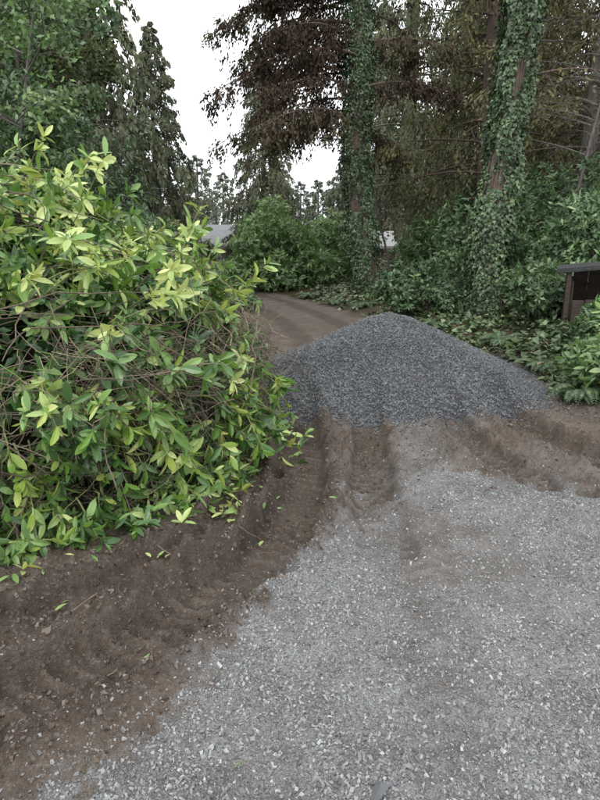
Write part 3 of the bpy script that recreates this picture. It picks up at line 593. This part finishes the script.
for i in range(12): box('front_plank_%d'%(i+1),(.16+i*.158,-.80,.38+.012*(i%4)),(.145,.022,.76),M_wood,sh)
M_wall=barkmat('house_siding',(.3,.3,.29),(.4,.4,.39),(1,1,20),.2);M_roof=barkmat('roof_shingles',(.2,.205,.21),(.3,.305,.31),(4,4,12),.3);M_glass,ntg=newmat('window_glass')
b=N(ntg,'ShaderNodeBsdfPrincipled',i_Roughness=.08);b.inputs['Base Color'].default_value=(.03,.035,.04,1);o_=N(ntg,'ShaderNodeOutputMaterial');ntg.links.new(b.outputs[0],o_.inputs[0])
M_wall2=barkmat('brown_siding',(.16,.10,.07),(.22,.15,.11),(1,1,20),.2);M_trim=barkmat('white_trim',(.6,.6,.58),(.7,.7,.68),(3,3,3),.05)
def house(name,loc,rz,w,d,h,rh_,wall,roof):
    e=empty(name,loc,rz);box('walls',(0,0,h/2),(w,d,h),wall,e,bev=0)
    V=np.array([(-w/2-.4,-d/2-.5,h-.1),(w/2+.4,-d/2-.5,h-.1),(w/2+.4,0,h+rh_),(-w/2-.4,0,h+rh_),(-w/2-.4,d/2+.5,h-.1),(w/2+.4,d/2+.5,h-.1)],float)
    V=np.concatenate([V,V+np.array([0,0,.15])]);Q=np.array([[0,3,2],[0,2,1],[3,4,5],[3,5,2]]);F=np.concatenate([Q,Q[:,::-1]+6,[[0,1,7],[0,7,6],[5,4,10],[5,10,11],[0,6,9],[0,9,3],[3,9,10],[3,10,4],[1,2,8],[1,8,7],[2,5,11],[2,11,8]]])
    obj('roof',make_mesh('roof',V,F,[roof],rnd=np.zeros(12)),parent=e)
    G=np.array([(-w/2,-d/2,h),(-w/2,d/2,h),(-w/2,0,h+rh_-.05),(w/2,-d/2,h),(w/2,d/2,h),(w/2,0,h+rh_-.05)],float)
    obj('gable_ends',make_mesh('g',G,np.array([[0,2,1],[3,4,5]]),[wall]),parent=e)
    for i in range(3):
        xw=-w/2+w*(i+.5)/3
        if i==1: box('door_frame',(xw,-d/2-.03,1.05),(1.1,.06,2.1),M_trim,e);box('door',(xw,-d/2-.07,1.0),(.9,.04,2.0),M_wall2,e)
        else: box('window_frame_%d'%i,(xw,-d/2-.03,1.5),(1.5,.06,1.2),M_trim,e);box('window_%d'%i,(xw,-d/2-.07,1.5),(1.3,.04,1.0),M_glass,e)
    return e
house('grey_house',(-6.1,42,-.7),.12,6,6,2.2,1.3,M_wall,M_roof)
M_lroof=barkmat('pale_roof',(.28,.28,.27),(.36,.36,.35),(3,3,3),.05)
house('brown_house',(6.0,43,-.7),-.1,6,6,2.2,.9,M_wall2,M_lroof)
# ---------------------------------------------------------------- small foreground debris
def on(x,y,dz=.012): return np.array([x,y,float(gh(np.array([x]),np.array([y]))[0])+dz])
rdx=np.random.default_rng(15)
for (x,y,az,Ln,r,v) in ((-.82,2.05,1.1,.12,.0035,.85),(-.715,1.98,1.5,.11,.004,.8),(-.1,2.5,.2,.1,.003,.7),(-1.1,2.35,.4,.2,.003,.7),(-.6,2.9,2.5,.25,.004,.6),(-.35,3.1,.9,.2,.003,.7),(-1.5,2.6,.1,.3,.004,.5)):
    a=on(x,y);b=on(x+math.cos(az)*Ln,y+math.sin(az)*Ln,.015);P=np.linspace(a,b,5)+rdx.normal(0,.003,(5,3));V,F=tube(P,np.linspace(r,r*.6,5),6);A=Acc();A.add(V,F,0,v);obj('broken_twig',A.mesh('broken_twig',[M_twig]))
pts=[(-.60,1.98),(-.18,1.58),(.18,3.55),(.02,4.3)];ss_=[.085,.04,.06,.06]
for i in range(60):
    t=rdx.random();x=-1.9+1.9*t+rdx.normal(0,.1);y=2.75+1.3*t**2-rdx.random()**2*.55;pts.append((x,y));ss_.append(rdx.uniform(.03,.09))
lp_=np.array([on(a,b,.022) for a,b in pts]);m=len(pts)
V,F=inst(LAUREL[0],LAUREL[1],lp_,frames(np.concatenate([[[1,.35,0]],rdx.normal(0,1,(m-1,3))*np.array([1,1,.1])]),np.array([[0,0,1.]]*m)+rdx.normal(0,.25,(m,3))),np.array(ss_))
obj('fallen_laurel_leaves',make_mesh('fl',V,F,[M_laurel],rnd=np.repeat(np.clip(rdx.normal(.75,.2,m),0,1),11)))
stones('rock_fragment',np.array([.235]),np.array([1.46]),np.array([on(.235,1.46)[2]+.0]),np.array([.04]),M_pile,np.random.default_rng(12),.7,np.array([.3]))
# ---------------------------------------------------------------- light, sky, camera
w=bpy.data.worlds.new('World');scene.world=w;w.use_nodes=True;nt=w.node_tree;nt.nodes.clear()
sky=nt.nodes.new('ShaderNodeTexSky');sky.sky_type='NISHITA';sky.sun_disc=False;sky.sun_elevation=math.radians(48);sky.sun_rotation=math.radians(200);sky.air_density=1.0;sky.dust_density=1.5
hs=nt.nodes.new('ShaderNodeHueSaturation');hs.inputs['Saturation'].default_value=.25
tcw=nt.nodes.new('ShaderNodeTexCoord');nz=nt.nodes.new('ShaderNodeTexNoise');nz.inputs['Scale'].default_value=2.2;nz.inputs['Detail'].default_value=4
cr=ramp(nt,[(.3,(.80,.83,.86)),(.7,(.95,.97,1.0))]);mul=nt.nodes.new('ShaderNodeVectorMath');mul.operation='SCALE';mul.inputs['Scale'].default_value=15.5
mxw=nt.nodes.new('ShaderNodeMix');mxw.data_type='RGBA';mxw.inputs[0].default_value=.85
nt.links.new(tcw.outputs['Generated'],nz.inputs['Vector']);nt.links.new(nz.outputs[0],cr.inputs[0]);nt.links.new(cr.outputs[0],mul.inputs[0])
bg=nt.nodes.new('ShaderNodeBackground');bg.inputs[1].default_value=.15;o=nt.nodes.new('ShaderNodeOutputWorld')
nt.links.new(sky.outputs[0],hs.inputs['Color']);nt.links.new(hs.outputs[0],mxw.inputs[6]);nt.links.new(mul.outputs[0],mxw.inputs[7]);nt.links.new(mxw.outputs[2],bg.inputs[0]);nt.links.new(bg.outputs[0],o.inputs[0])
sl=bpy.data.lights.new('sun','SUN');sl.energy=1.2;sl.angle=math.radians(25);sl.color=(1,.98,.95);so=bpy.data.objects.new('sun',sl);link(so)
so.rotation_euler=(math.radians(42),0,math.radians(-20))
cam=bpy.data.cameras.new('camera');co=bpy.data.objects.new('camera',cam);link(co);co.location=(0,0,1.65);co.rotation_euler=(math.radians(90-14.5),0,0)
cam.sensor_fit='VERTICAL';cam.sensor_height=24;cam.lens=18.03;cam.clip_end=2000;cam.clip_start=.05;scene.camera=co
scene.view_settings.view_transform='Standard';scene.view_settings.look='None';scene.view_settings.exposure=0
